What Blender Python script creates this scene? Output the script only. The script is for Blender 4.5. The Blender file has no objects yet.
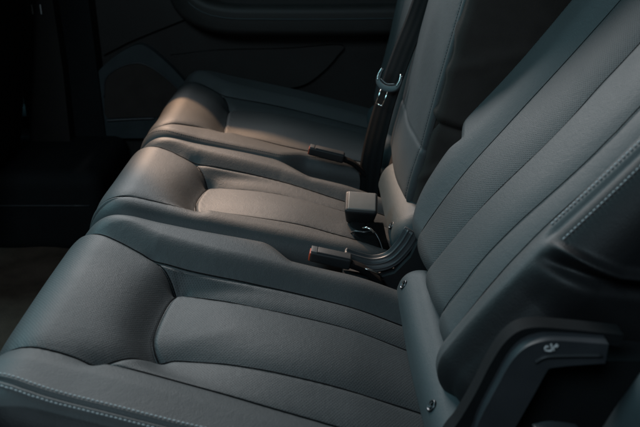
import bpy, bmesh, math, random
import numpy as np
from mathutils import Vector, Matrix

random.seed(7)
rng = np.random.default_rng(7)
sc = bpy.context.scene
COL = sc.collection
R = math.radians
CZ = 0.95                       # eye height above the car floor (m)

# ------------------------------------------------------------------ camera
cam = bpy.data.cameras.new('camera')
cam.sensor_width = 36.0
cam.lens = 41.9
cam.clip_start = 0.02
cam.clip_end = 100
cam.dof.use_dof = True
cam.dof.focus_distance = 1.22
cam.dof.aperture_fstop = 6.3
camo = bpy.data.objects.new('camera', cam)
COL.objects.link(camo)
camo.location = (0, 0, CZ)
camo.rotation_euler = (R(90 - 24.12), 0, 0)
sc.camera = camo

# ------------------------------------------------------------------ world, lamps, exposure
w = bpy.data.worlds.new('World')
sc.world = w
w.use_nodes = True
w.node_tree.nodes['Background'].inputs[0].default_value = (0.55, 0.75, 0.85, 1)
w.node_tree.nodes['Background'].inputs[1].default_value = 0.005
sc.view_settings.view_transform = 'Standard'
sc.view_settings.look = 'None'
sc.view_settings.exposure = 0.0
sc.view_settings.gamma = 1.0


def aim(o, target):
    d = Vector(target) - o.location
    o.rotation_euler = d.to_track_quat('-Z', 'Y').to_euler()


def area(name, loc, target, sx, sy, power, color, spread=180):
    l = bpy.data.lights.new(name, 'AREA')
    l.shape = 'RECTANGLE'
    l.size = sx
    l.size_y = sy
    l.energy = power
    l.color = color
    l.spread = R(spread)
    o = bpy.data.objects.new(name, l)
    COL.objects.link(o)
    o.location = (loc[0], loc[1], loc[2] + CZ)
    aim(o, (target[0], target[1], target[2] + CZ))
    return o


def spot(name, loc, target, power, color, angle, blend, radius):
    l = bpy.data.lights.new(name, 'SPOT')
    l.energy = power
    l.color = color
    l.spot_size = R(angle)
    l.spot_blend = blend
    l.shadow_soft_size = radius
    o = bpy.data.objects.new(name, l)
    COL.objects.link(o)
    o.location = (loc[0], loc[1], loc[2] + CZ)
    aim(o, (target[0], target[1], target[2] + CZ))
    return o


# soft cool light through the far window and the windscreen, warm low beam through the far window
area('far_window_light', (-0.85, 3.45, 1.20), (0.0, 0.85, -0.5), 1.2, 0.8, 68, (0.97, 0.985, 1.0))
area('windscreen_light', (-1.30, 1.55, 0.42), (0.30, 0.90, -0.2), 0.7, 0.7, 11.5, (0.44, 0.88, 1.0))
area('near_door_light', (-0.55, -0.45, 0.95), (-0.05, 0.9, -0.5), 0.8, 0.6, 6.5, (0.66, 0.88, 1.0), 120)
spot('warm_beam', (-0.85, 3.20, 1.00), (-0.15, 1.565, -0.53), 270, (1.0, 0.58, 0.32), 15.0, 0.30, 0.03)


# ------------------------------------------------------------------ materials
def mat(name):
    m = bpy.data.materials.new(name)
    m.use_nodes = True
    nt = m.node_tree
    return m, nt, nt.nodes['Principled BSDF']


class NT:
    def __init__(s, nt):
        s.nt = nt

    def node(s, t, **k):
        n = s.nt.nodes.new(t)
        for a, b in k.items():
            setattr(n, a, b)
        return n

    def math(s, op, a, b=None, c=None, clamp=False):
        n = s.nt.nodes.new('ShaderNodeMath')
        n.operation = op
        n.use_clamp = clamp
        for i, v in enumerate((a, b, c)):
            if v is None:
                continue
            if isinstance(v, (int, float)):
                n.inputs[i].default_value = v
            else:
                s.nt.links.new(v, n.inputs[i])
        return n.outputs[0]

    def mix(s, f, a, b):
        n = s.nt.nodes.new('ShaderNodeMix')
        n.data_type = 'RGBA'
        for sock, v in ((n.inputs[0], f), (n.inputs[6], a), (n.inputs[7], b)):
            if isinstance(v, (int, float)):
                sock.default_value = v
            elif isinstance(v, tuple):
                sock.default_value = v
            else:
                s.nt.links.new(v, sock)
        return n.outputs[2]

    def link(s, a, b):
        s.nt.links.new(a, b)


def leather(name, base, dark, rough=0.56, grain=1.0):
    """soft car leather: grain, faint mottling, dark trim zone and a perforated zone (mesh attributes)"""
    m, nt, p = mat(name)
    N = NT(nt)
    tc = N.node('ShaderNodeTexCoord')
    sep = N.node('ShaderNodeSeparateXYZ')
    N.link(tc.outputs['UV'], sep.inputs[0])
    u, v = sep.outputs[0], sep.outputs[1]
    perf = N.node('ShaderNodeAttribute', attribute_name='perf').outputs['Fac']
    tone = N.node('ShaderNodeAttribute', attribute_name='tone').outputs['Fac']
    # staggered holes, 3 mm apart
    us = N.math('DIVIDE', u, 0.0040)
    vs = N.math('DIVIDE', v, 0.0052)

    def dots(off):
        a = N.math('SUBTRACT', N.math('FRACT', N.math('ADD', us, off)), 0.5)
        b = N.math('SUBTRACT', N.math('FRACT', N.math('ADD', vs, off)), 0.5)
        a = N.math('MULTIPLY', a, 4.0)
        b = N.math('MULTIPLY', b, 5.2)
        r = N.math('SQRT', N.math('ADD', N.math('MULTIPLY', a, a), N.math('MULTIPLY', b, b)))     # mm from the hole
        return N.math('SUBTRACT', 1.0, N.math('MULTIPLY', N.math('SUBTRACT', r, 0.74), 3.0), clamp=True)
    d = N.math('MAXIMUM', dots(100.0), dots(100.5))
    hole = N.math('MULTIPLY', d, perf)
    # grain
    vor = N.node('ShaderNodeTexVoronoi', feature='DISTANCE_TO_EDGE')
    vor.inputs['Scale'].default_value = 430
    noi = N.node('ShaderNodeTexNoise')
    noi.inputs['Scale'].default_value = 380
    noi.inputs['Detail'].default_value = 4
    big = N.node('ShaderNodeTexNoise')
    big.inputs['Scale'].default_value = 9
    big.inputs['Detail'].default_value = 5
    wri = N.node('ShaderNodeTexNoise')
    wri.inputs['Scale'].default_value = 45
    wri.inputs['Detail'].default_value = 3
    wri.inputs['Distortion'].default_value = 1.5
    for n in (vor, noi, big, wri):
        N.link(tc.outputs['Object'], n.inputs['Vector'])
    h = N.math('ADD', N.math('MULTIPLY', N.math('MINIMUM', vor.outputs['Distance'], 0.25), 0.9),
               N.math('MULTIPLY', noi.outputs[0], 0.55))
    h = N.math('SUBTRACT', h, N.math('MULTIPLY', hole, 0.5))
    bump = N.node('ShaderNodeBump')
    bump.inputs['Strength'].default_value = 0.42 * grain
    bump.inputs['Distance'].default_value = 0.0008
    N.link(h, bump.inputs['Height'])
    b2 = N.node('ShaderNodeBump')
    b2.inputs['Strength'].default_value = 0.11
    b2.inputs['Distance'].default_value = 0.003
    N.link(wri.outputs[0], b2.inputs['Height'])
    N.link(b2.outputs[0], bump.inputs['Normal'])
    N.link(bump.outputs[0], p.inputs['Normal'])
    c = N.mix(tone, base, dark)
    mot = N.math('MULTIPLY_ADD', big.outputs[0], 0.5, 0.75)
    mul = N.node('ShaderNodeMix', data_type='RGBA', blend_type='MULTIPLY')
    mul.inputs[0].default_value = 1.0
    N.link(c, mul.inputs[6])
    N.link(mot, mul.inputs[7])
    c2 = N.mix(N.math('MULTIPLY', hole, 0.85), mul.outputs[2], (0.002, 0.002, 0.002, 1))
    N.link(c2, p.inputs['Base Color'])
    N.link(N.math('MULTIPLY_ADD', big.outputs[0], 0.16, rough - 0.06), p.inputs['Roughness'])
    p.inputs['Specular IOR Level'].default_value = 0.36
    return m


def plain(name, col, rough=0.5, metal=0.0, spec=0.4, bump_scale=0, bump=0.2, dist=0.0005, var=0.3):
    m, nt, p = mat(name)
    N = NT(nt)
    tc = N.node('ShaderNodeTexCoord')
    n = N.node('ShaderNodeTexNoise')
    n.inputs['Scale'].default_value = 25
    n.inputs['Detail'].default_value = 6
    N.link(tc.outputs['Object'], n.inputs['Vector'])
    a = tuple(x * (1 - var) for x in col) + (1,)
    b = tuple(min(1, x * (1 + var)) for x in col) + (1,)
    N.link(N.mix(n.outputs[0], a, b), p.inputs['Base Color'])
    p.inputs['Metallic'].default_value = metal
    p.inputs['Specular IOR Level'].default_value = spec
    N.link(N.math('MULTIPLY_ADD', n.outputs[0], 0.12, rough - 0.06), p.inputs['Roughness'])
    if bump_scale:
        q = N.node('ShaderNodeTexNoise')
        q.inputs['Scale'].default_value = bump_scale
        q.inputs['Detail'].default_value = 3
        N.link(tc.outputs['Object'], q.inputs['Vector'])
        bp = N.node('ShaderNodeBump')
        bp.inputs['Strength'].default_value = bump
        bp.inputs['Distance'].default_value = dist
        N.link(q.outputs[0], bp.inputs['Height'])
        N.link(bp.outputs[0], p.inputs['Normal'])
    return m


def webbing_mat(name, col):
    m, nt, p = mat(name)
    N = NT(nt)
    tc = N.node('ShaderNodeTexCoord')
    sep = N.node('ShaderNodeSeparateXYZ')
    N.link(tc.outputs['UV'], sep.inputs[0])
    u, v = sep.outputs[0], sep.outputs[1]
    # long ribs across the width and a fine weave along the length
    rib = N.math('SINE', N.math('MULTIPLY', u, 2 * math.pi * 3))
    weave = N.math('SINE', N.math('ADD', N.math('MULTIPLY', v, 2 * math.pi * 420), N.math('MULTIPLY', u, 60)))
    h = N.math('ADD', rib, N.math('MULTIPLY', weave, 0.5))
    bp = N.node('ShaderNodeBump')
    bp.inputs['Strength'].default_value = 0.25
    bp.inputs['Distance'].default_value = 0.0008
    N.link(h, bp.inputs['Height'])
    N.link(bp.outputs[0], p.inputs['Normal'])
    N.link(N.mix(N.math('MULTIPLY_ADD', rib, 0.5, 0.5), tuple(x * .5 for x in col) + (1,), col + (1,)), p.inputs['Base Color'])
    p.inputs['Roughness'].default_value = 0.75
    p.inputs['Specular IOR Level'].default_value = 0.12
    return m


M_LEA = leather('slate_leather', (0.049, 0.0525, 0.054, 1), (0.008, 0.008, 0.009, 1))
M_COVER = leather('hinge_cover_leather', (0.028, 0.041, 0.045, 1), (0.02, 0.02, 0.02, 1), rough=0.60, grain=0.9)
M_FAB = plain('black_felt', (0.040, 0.034, 0.031), 0.95, spec=0.1, bump_scale=900, bump=0.5, dist=0.001)
M_PLA = plain('black_plastic', (0.010, 0.011, 0.0125), 0.55, bump_scale=1500, bump=0.15)
M_PLG = plain('charcoal_plastic', (0.034, 0.037, 0.040), 0.45, bump_scale=1500, bump=0.15)
M_LEV = plain('lever_plastic', (0.034, 0.037, 0.042), 0.5, bump_scale=1200, bump=0.12)
M_TONG = plain('tongue_plastic', (0.09, 0.095, 0.10), 0.4, bump_scale=1500, bump=0.1)
M_TOP_LIT = plain('sunlit_buckle_top', (0.17, 0.16, 0.15), 0.4, bump_scale=1300, bump=0.2)  # black buckle plastic made paler, warm sunlight put into the colour
M_MET = plain('bright_metal', (0.62, 0.62, 0.60), 0.22, metal=1.0, var=0.1)
M_DMET = plain('dark_metal', (0.085, 0.09, 0.095), 0.38, metal=1.0, var=0.2)
M_MAT = plain('matte_black_trim', (0.008, 0.009, 0.010), 0.8, spec=0.15, bump_scale=900, bump=0.3)
M_RED = plain('red_button', (0.30, 0.045, 0.018), 0.4)
M_THR = plain('pale_thread', (0.42, 0.45, 0.46), 0.7, var=0.2)
M_THRD = plain('grey_thread', (0.05, 0.052, 0.055), 0.7, var=0.2)
M_WHITE = plain('white_print', (0.60, 0.60, 0.60), 0.6, var=0.05)
M_DOOR = plain('door_trim', (0.014, 0.0115, 0.0105), 0.6, bump_scale=700, bump=0.25)
M_DOOR2 = plain('door_trim_cool', (0.030, 0.040, 0.044), 0.5, bump_scale=700, bump=0.25)
M_CARPET = plain('brown_carpet', (0.085, 0.062, 0.048), 0.95, spec=0.05, bump_scale=500, bump=1.0, dist=0.003, var=0.5)
M_WEB = webbing_mat('belt_webbing', (0.004, 0.004, 0.0045))


# ------------------------------------------------------------------ helpers
def link(o, parent=None):
    COL.objects.link(o)
    if parent is not None:
        o.parent = parent
        o.matrix_parent_inverse = Matrix.Translation(parent.location).inverted()
    return o


def thing(name, loc, label, cat, group=None):
    o = bpy.data.objects.new(name, None)
    o.empty_display_size = 0.05
    o.location = loc
    COL.objects.link(o)
    return tag(o, label, cat, group)


def tag(o, label=None, cat=None, group=None, kind=None):
    if label:
        o['label'] = label
    if cat:
        o['category'] = cat
    if group:
        o['group'] = group
    if kind:
        o['kind'] = kind
    return o


def obj(name, bm, m, parent=None, smooth=True, bevel=0, seg=2):
    if bevel:
        es = [e for e in bm.edges if len(e.link_faces) == 2 and e.calc_face_angle(0) > R(28)]
        bmesh.ops.bevel(bm, geom=es, offset=bevel, segments=seg, affect='EDGES', profile=0.6, clamp_overlap=True)
    bmesh.ops.recalc_face_normals(bm, faces=bm.faces)
    me = bpy.data.meshes.new(name)
    bm.to_mesh(me)
    bm.free()
    for f in me.polygons:
        f.use_smooth = smooth
    if smooth and bevel:
        try:
            me.set_sharp_from_angle(angle=R(50))
        except Exception:
            pass
    me.materials.append(m)
    return link(bpy.data.objects.new(name, me), parent)


def grid_obj(name, P, uv, m, parent=None, attrs=None, flip=False):
    """one mesh from a (ni, nj, 3) grid of points"""
    ni, nj = P.shape[:2]
    me = bpy.data.meshes.new(name)
    idx = np.arange(ni * nj).reshape(ni, nj)
    q = np.stack([idx[:-1, :-1], idx[1:, :-1], idx[1:, 1:], idx[:-1, 1:]], -1).reshape(-1, 4)
    if flip:
        q = q[:, ::-1]
    nf = len(q)
    me.vertices.add(ni * nj)
    me.vertices.foreach_set('co', P.reshape(-1).astype(np.float32))
    me.loops.add(nf * 4)
    me.loops.foreach_set('vertex_index', q.reshape(-1).astype(np.int32))
    me.polygons.add(nf)
    me.polygons.foreach_set('loop_start', (np.arange(nf) * 4).astype(np.int32))
    me.update(calc_edges=True)
    me.polygons.foreach_set('use_smooth', np.ones(nf, bool))
    if uv is not None:
        l = me.uv_layers.new(name='UVMap')
        l.data.foreach_set('uv', uv.reshape(-1, 2)[q.reshape(-1)].reshape(-1).astype(np.float32))
    for k, a in (attrs or {}).items():
        at = me.attributes.new(k, 'FLOAT', 'POINT')
        at.data.foreach_set('value', a.reshape(-1).astype(np.float32))
    me.validate()
    me.materials.append(m)
    return link(bpy.data.objects.new(name, me), parent)


def catmull(pts, n=10):
    p = np.array(pts, float)
    p = np.vstack([2 * p[0] - p[1], p, 2 * p[-1] - p[-2]])
    out = []
    for i in range(1, len(p) - 2):
        for t in np.linspace(0, 1, n, endpoint=False):
            a, b, c, d = p[i - 1:i + 3]
            out.append(0.5 * (2 * b + (c - a) * t + (2 * a - 5 * b + 4 * c - d) * t * t + (3 * b - a - 3 * c + d) * t ** 3))
    out.append(p[-2])
    return np.array(out)


def sstep(x, a, b):
    t = np.clip((x - a) / (b - a), 0, 1)
    return t * t * (3 - 2 * t)


def pdist(A, B, pl):
    """distance to a polyline and the side (sign) of its nearest segment"""
    best = np.full(A.shape, 1e9)
    sgn = np.ones(A.shape)
    for (x0, y0), (x1, y1) in zip(pl[:-1], pl[1:]):
        dx, dy = x1 - x0, y1 - y0
        L = dx * dx + dy * dy + 1e-12
        t = np.clip(((A - x0) * dx + (B - y0) * dy) / L, 0, 1)
        d = np.hypot(A - x0 - t * dx, B - y0 - t * dy)
        s = np.clip((dx * (B - y0) - dy * (A - x0)) / math.sqrt(L) / (d + 1e-9), -1, 1)
        k = d < best
        best = np.where(k, d, best)
        sgn = np.where(k, s, sgn)
    return best, sgn


def inpoly(A, B, poly):
    r = np.zeros(A.shape, bool)
    n = len(poly)
    for i in range(n):
        x0, y0 = poly[i]
        x1, y1 = poly[(i + 1) % n]
        c = ((y0 > B) != (y1 > B)) & (A < (x1 - x0) * (B - y0) / (y1 - y0 + 1e-12) + x0)
        r ^= c
    return r


M_SEAM_SHADE = plain('seam_shade', (0.004, 0.004, 0.0045), 0.8, spec=0.1, var=0.1)  # near-black colour standing in for the shade inside the seam gaps


class Frame:
    def __init__(s, o, ea, ey, en):
        s.o, s.ea, s.ey, s.en = [np.array(v, float) for v in (o, ea, ey, en)]

    def pt(s, a, y, n=0.0):
        return s.o + a * s.ea + y * s.ey + n * s.en

    def flip(s):
        return np.dot(np.cross(s.ea, s.ey), s.en) < 0


th = R(12)
SEAT = Frame((-0.356, 0, -0.495 + CZ), (math.cos(th), 0, -math.sin(th)), (0, 1, 0), (math.sin(th), 0, math.cos(th)))


def back_frame(s0, n0, rho):
    r = R(rho)
    return Frame(SEAT.pt(s0, 0, n0), (math.sin(r), 0, math.cos(r)), (0, 1, 0), (-math.cos(r), 0, math.sin(r)))


BACKN = back_frame(0.47, 0.02, 36)
BACKM = back_frame(0.51, 0.02, 12)


def rollaxis(lo, hi, Rl, Rh, dl, dh, step):
    """samples over a rolled strip -> (arc coordinate, offset inside, part -1/0/1, lateral extra, drop)"""
    out = []
    if Rl > 0:
        tot = Rl * math.pi / 2 + dl
        for k in np.linspace(tot, 0, max(3, int(tot / step)), endpoint=False):
            ang = min(k / Rl, math.pi / 2)
            ex = k - Rl * math.pi / 2
            out.append((-k, 0.0, -Rl * math.sin(ang), -Rl * (1 - math.cos(ang)) - max(0, ex)))
    for t in np.linspace(0, 1, int((hi - lo) / step)):
        out.append((None, t, 0, 0))
    if Rh > 0:
        tot = Rh * math.pi / 2 + dh
        n = max(3, int(tot / step))
        for k in np.linspace(0, tot, n + 1)[1:]:
            ang = min(k / Rh, math.pi / 2)
            ex = k - Rh * math.pi / 2
            out.append((k, 1.0, Rh * math.sin(ang), -Rh * (1 - math.cos(ang)) - max(0, ex)))
    return out


def pad(name, fr, m, parent, a=(0, 0.5), Ra=(0.05, 0), da=(0.1, 0), y=None, Ry=(0.03, 0.03), dy=(0.05, 0.05),
        grooves=(), hfun=None, perf=None, tone=None, step=0.002, wrinkle=0.0006):
    """an upholstered pad: rounded slab, quilted by grooves along its normals"""
    yn, yf = y
    A_ = rollaxis(a[0], a[1], Ra[0], Ra[1], da[0], da[1], step)
    wmax = max(yf(t) - yn(t) for t in np.linspace(a[0], a[1], 9))
    B_ = rollaxis(0, wmax, Ry[0], Ry[1], dy[0], dy[1], step)
    ni, nj = len(A_), len(B_)
    ca = np.array([(a[0] + r[0]) if (r[0] is not None and r[1] == 0) else ((a[1] + r[0]) if r[0] is not None else a[0] + r[1] * (a[1] - a[0])) for r in A_])
    pa = np.array([(a[0] if r[1] == 0 else a[1] if r[0] is not None else a[0] + r[1] * (a[1] - a[0])) + r[2] for r in A_])
    na = np.array([r[3] for r in A_])
    cl = np.clip(ca, a[0] - 0.1, a[1] + 0.1)
    YN = np.array([yn(t) for t in cl])[:, None]
    YF = np.array([yf(t) for t in cl])[:, None]
    tb = np.array([r[1] for r in B_])[None]
    lb = np.array([r[2] for r in B_])[None]
    cb = np.array([0.0 if r[0] is None else r[0] for r in B_])[None]
    nb = np.array([r[3] for r in B_])[None]
    A = np.repeat(ca[:, None], nj, 1)
    Yp = YN + (YF - YN) * tb + lb
    B = YN + (YF - YN) * tb + cb
    Nn = na[:, None] + nb
    Ap = np.repeat(pa[:, None], nj, 1)
    h = np.zeros(A.shape)
    for g in grooves:
        pl = catmull(g['p'], 6) if g.get('smooth', True) else np.array(g['p'], float)
        d, s = pdist(A, B, pl)
        wl, wr = g.get('w', 0.010), g.get('w2', g.get('w', 0.010))
        ww = wr + (wl - wr) * (0.5 + 0.5 * s)
        mk = g['mask'](A, B) if 'mask' in g else 1.0
        part = mk * g.get('d', 0.006) * np.exp(-(d / ww) ** g.get('e', 1.15))
        if g.get('blur'):
            nk = max(3, int(g['blur'] / step))
            kr = np.hanning(nk + 2)[1:-1]
            kr /= kr.sum()
            for ax_ in (0, 1):
                padw = [(nk, nk) if q_ == ax_ else (0, 0) for q_ in (0, 1)]
                part = np.apply_along_axis(lambda v_: np.convolve(v_, kr, 'same'), ax_, np.pad(part, padw, mode='edge'))
                part = part[nk:-nk] if ax_ == 0 else part[:, nk:-nk]
        h -= part
        h -= mk * g.get('c', 0.0025) * np.exp(-(d / 0.0017) ** 2)
        if g.get('pk', 1):
            q = A * 0.8 + B * 0.45
            h += 0.00017 * np.exp(-(d / 0.013) ** 2) * np.sin(q * 520 + 2.5 * np.sin(q * 90) + 1.7 * np.sin(q * 37)) * (0.5 + 0.5 * np.sin(q * 23))
    if hfun:
        h += hfun(A, B)
    # slight unevenness of stuffed leather
    for k in range(7):
        f = rng.uniform(10, 45)
        ang = rng.uniform(0, math.pi)
        h += wrinkle / (1 + k * 0.3) * np.sin((A * math.cos(ang) + B * math.sin(ang)) * f + rng.uniform(0, 6))
    base = fr.o + Ap[..., None] * fr.ea + Yp[..., None] * fr.ey + Nn[..., None] * fr.en
    ga = np.gradient(base, axis=0)
    gb = np.gradient(base, axis=1)
    nrm = np.cross(ga, gb)
    nrm /= np.linalg.norm(nrm, axis=-1, keepdims=True) + 1e-12
    if fr.flip():
        nrm = -nrm
    P = base + nrm * h[..., None]
    attrs = {'perf': np.zeros(A.shape), 'tone': np.zeros(A.shape)}
    for poly in perf or ():
        attrs['perf'] = np.maximum(attrs['perf'], inpoly(A, B, poly) * (0.35 if name == 'backrest' and poly is perf[-1] else 0.95 if name == 'backrest' else 0.6))
    if tone:
        attrs['tone'] = np.clip(tone(A, B), 0, 1)
    o = grid_obj(name, P, np.stack([A, B], -1), m, parent, attrs, flip=fr.flip())
    o_lookup[id(o)] = (A, B, P, nrm)
    return o, (A, B, P, nrm)


o_lookup = {}


def on_pad(data, a, b):
    A, B, P, N = data
    k = np.argmin((A - a) ** 2 + (B - b) ** 2)
    i, j = np.unravel_index(k, A.shape)
    return P[i, j], N[i, j]


def stitches(name, data, path, m, parent, pitch=0.0062, length=0.0044, r=0.0008, lift=0.0013):
    """a row of short thread stitches laid along a path on a pad"""
    pl = catmull(path, 12)
    seg = np.linalg.norm(np.diff(pl, axis=0), axis=1)
    cum = np.concatenate([[0], np.cumsum(seg)])
    bm = bmesh.new()
    n = int(cum[-1] / pitch)
    A, B, P, N = data
    for k in range(n):
        L = (k + 0.5) * pitch
        ends = []
        for dl in (-length / 2, length / 2):
            ll = np.clip(L + dl, 0, cum[-1])
            q = [np.interp(ll, cum, pl[:, 0]), np.interp(ll, cum, pl[:, 1])]
            kk = np.argmin((A - q[0]) ** 2 + (B - q[1]) ** 2)
            i, j = np.unravel_index(kk, A.shape)
            # linear refinement inside the cell
            i = min(max(i, 1), A.shape[0] - 2)
            j = min(max(j, 1), A.shape[1] - 2)
            da_ = (q[0] - A[i, j]) / (A[i + 1, j] - A[i - 1, j] + 1e-12) * 2
            db_ = (q[1] - B[i, j]) / (B[i, j + 1] - B[i, j - 1] + 1e-12) * 2
            p = P[i, j] + (P[i + 1, j] - P[i - 1, j]) / 2 * np.clip(da_, -1, 1) + (P[i, j + 1] - P[i, j - 1]) / 2 * np.clip(db_, -1, 1)
            ends.append((p + N[i, j] * lift, N[i, j]))
        (p0, n0), (p1, _) = ends
        d = p1 - p0
        ln = np.linalg.norm(d)
        if ln < 1e-6:
            continue
        d /= ln
        s = np.cross(d, n0)
        up = np.cross(s, d)
        rings = []
        for t, rr, sink in ((0, 0.25, 1.2), (0.18, 0.85, 0.3), (0.5, 1.0, 0), (0.82, 0.85, 0.3), (1, 0.25, 1.2)):
            c = p0 + d * ln * t - up * sink * r
            rings.append([bm.verts.new(c + (s * math.cos(q_) + up * math.sin(q_)) * r * rr) for q_ in np.linspace(0, 2 * math.pi, 6, endpoint=False)])
        for a_, b_ in zip(rings[:-1], rings[1:]):
            for i in range(6):
                bm.faces.new((a_[i], a_[(i + 1) % 6], b_[(i + 1) % 6], b_[i]))
        bm.faces.new(rings[0][::-1])
        bm.faces.new(rings[-1])
    return obj(name, bm, m, parent)


def box_bm(cx, cy, cz, sx, sy, sz, rot=None, bm=None, taper=None):
    bm = bm or bmesh.new()
    r = bmesh.ops.create_cube(bm, size=1.0)
    for v in r['verts']:
        if taper and v.co.x < 0:
            v.co.y *= taper[0]
            v.co.z *= taper[1]
        v.co = Vector((v.co.x * sx, v.co.y * sy, v.co.z * sz))
        if rot is not None:
            v.co = rot @ v.co
        v.co += Vector((cx, cy, cz))
    return bm


def sweep(path, prof, bm=None, closed_prof=True, up=(0, 0, 1), caps=True, scale=None):
    """sweep a 2-D profile (side, up) along a 3-D path"""
    bm = bm or bmesh.new()
    P = [Vector(p) for p in path]
    up = Vector(up)
    rings = []
    for i, p in enumerate(P):
        d = (P[min(i + 1, len(P) - 1)] - P[max(i - 1, 0)]).normalized()
        s = d.cross(up).normalized()
        u = s.cross(d)
        k = scale[i] if scale is not None else 1.0
        rings.append([bm.verts.new(p + s * x * k + u * y * k) for x, y in prof])
    n = len(prof)
    for a_, b_ in zip(rings[:-1], rings[1:]):
        for i in range(n if closed_prof else n - 1):
            bm.faces.new((a_[i], a_[(i + 1) % n], b_[(i + 1) % n], b_[i]))
    if caps and closed_prof:
        bm.faces.new(rings[0][::-1])
        bm.faces.new(rings[-1])
    return bm


def circ(r, n=10):
    return [(r * math.cos(t), r * math.sin(t)) for t in np.linspace(0, 2 * math.pi, n, endpoint=False)]


def tube(path, r, n=10, bm=None, up=(0, 0, 1), smooth=8):
    return sweep(catmull(path, smooth), circ(r, n), bm=bm, up=up)


def rrect(wx, wy, r, n=4):
    out = []
    for cx, cy, a0 in ((wx - r, wy - r, 0), (-wx + r, wy - r, 90), (-wx + r, -wy + r, 180), (wx - r, -wy + r, 270)):
        for k in range(n + 1):
            t = R(a0 + 90 * k / n)
            out.append((cx + r * math.cos(t), cy + r * math.sin(t)))
    return out


def lathe(center, normal, prof, bm=None, n=28):
    """prof: (radius, height along the normal)"""
    bm = bm or bmesh.new()
    q = Vector(normal).to_track_quat('Z', 'Y').to_matrix()
    c = Vector(center)
    rings = []
    for r, h in prof:
        rings.append([bm.verts.new(c + q @ Vector((r * math.cos(t), r * math.sin(t), h))) for t in np.linspace(0, 2 * math.pi, n, endpoint=False)])
    for a_, b_ in zip(rings[:-1], rings[1:]):
        for i in range(n):
            bm.faces.new((a_[i], a_[(i + 1) % n], b_[(i + 1) % n], b_[i]))
    bm.faces.new(rings[-1])
    bm.faces.new(rings[0][::-1])
    return bm


def prism_y(outline, y0, y1, bm=None):
    """outline in (x, z), extruded from y0 to y1"""
    bm = bm or bmesh.new()
    a_ = [bm.verts.new((x, y0, z)) for x, z in outline]
    b_ = [bm.verts.new((x, y1, z)) for x, z in outline]
    n = len(outline)
    for i in range(n):
        bm.faces.new((a_[i], a_[(i + 1) % n], b_[(i + 1) % n], b_[i]))
    bm.faces.new(a_[::-1])
    bm.faces.new(b_)
    return bm


def W(x, y, z):
    return (x, y, z + CZ)


def seam_shade_lines(data, paths, parent, r=0.0009):
    """the shade in the seam gaps, drawn as a near-black tube raised in each groove"""
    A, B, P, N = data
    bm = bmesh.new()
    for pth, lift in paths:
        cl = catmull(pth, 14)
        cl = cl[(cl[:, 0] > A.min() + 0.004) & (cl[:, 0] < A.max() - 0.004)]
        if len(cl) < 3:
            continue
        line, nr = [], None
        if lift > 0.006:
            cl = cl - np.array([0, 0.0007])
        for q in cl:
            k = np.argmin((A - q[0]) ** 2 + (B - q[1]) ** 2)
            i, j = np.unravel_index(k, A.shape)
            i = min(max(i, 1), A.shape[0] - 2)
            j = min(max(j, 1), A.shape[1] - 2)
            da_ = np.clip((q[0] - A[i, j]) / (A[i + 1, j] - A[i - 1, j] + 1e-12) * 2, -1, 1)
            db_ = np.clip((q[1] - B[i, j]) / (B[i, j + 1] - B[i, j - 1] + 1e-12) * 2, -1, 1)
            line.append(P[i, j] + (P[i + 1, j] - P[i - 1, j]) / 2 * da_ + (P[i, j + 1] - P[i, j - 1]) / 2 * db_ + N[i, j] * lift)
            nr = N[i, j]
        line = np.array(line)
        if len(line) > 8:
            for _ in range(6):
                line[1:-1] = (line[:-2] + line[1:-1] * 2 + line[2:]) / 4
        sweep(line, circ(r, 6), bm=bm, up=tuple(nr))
    return obj('seam_shade_line', bm, M_SEAM_SHADE, parent)


# ------------------------------------------------------------------ the setting: floor of the car
bm = bmesh.new()
xs = np.linspace(-1.6, 1.2, 120)
ys = np.linspace(-0.2, 2.6, 120)
X, Y = np.meshgrid(xs, ys, indexing='ij')
Z = 0.004 * np.sin(X * 31 + Y * 17) + 0.003 * np.sin(X * 12 - Y * 41) + 0.02
bm.free()
floor = grid_obj('floor', np.stack([X, Y, Z], -1), np.stack([X, Y], -1), M_CARPET)
tag(floor, 'brown carpeted car floor in the dark in front of the seats', 'floor', kind='structure')

# ------------------------------------------------------------------ rear seats
GRP = 'seats of the rear bench'


def const(v):
    return lambda t: v


def notch(p, lo, hi):
    """the deep tuck behind the front roll: the roll dives into it, the centre panel starts lower and rises slowly"""
    lx, ly = [q[0] for q in lo], [q[1] for q in lo]
    hx, hy = [q[0] for q in hi], [q[1] for q in hi]

    def mk(A, B):
        return sstep(B, np.interp(A, lx, ly) - 0.004, np.interp(A, lx, ly) + 0.022) * sstep(-B, -np.interp(A, hx, hy) - 0.004, -np.interp(A, hx, hy) + 0.022)
    return (dict(p=p, d=0.024, w=0.036, w2=0.10, c=0, mask=mk, e=1.6, blur=0.030), dict(p=p, d=0.007, w=0.028, w2=0.0030, c=0.0015, e=1.5))


# ---- nearest seat
seatN = thing('rear_seat', (0.0, 0.87, 0.0), 'nearest rear seat, slate grey perforated leather with pale twin stitching along its edge', 'car seat', GRP)


def yfN(s):
    s = float(s)
    e = 1.068 - 0.045 * float(sstep(np.array(s), 0.262, 0.318)) - 0.10 * max(0, s - 0.318)
    if s < 0.06:
        e -= 0.045 * ((0.06 - s) / 0.09) ** 2
    return e


def ynN(s):
    s = float(s)
    e = 0.652 - 0.10 * max(0, s - 0.05)
    if s < 0.07:
        e += 0.03 * ((0.07 - s) / 0.09) ** 2
    return e


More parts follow.
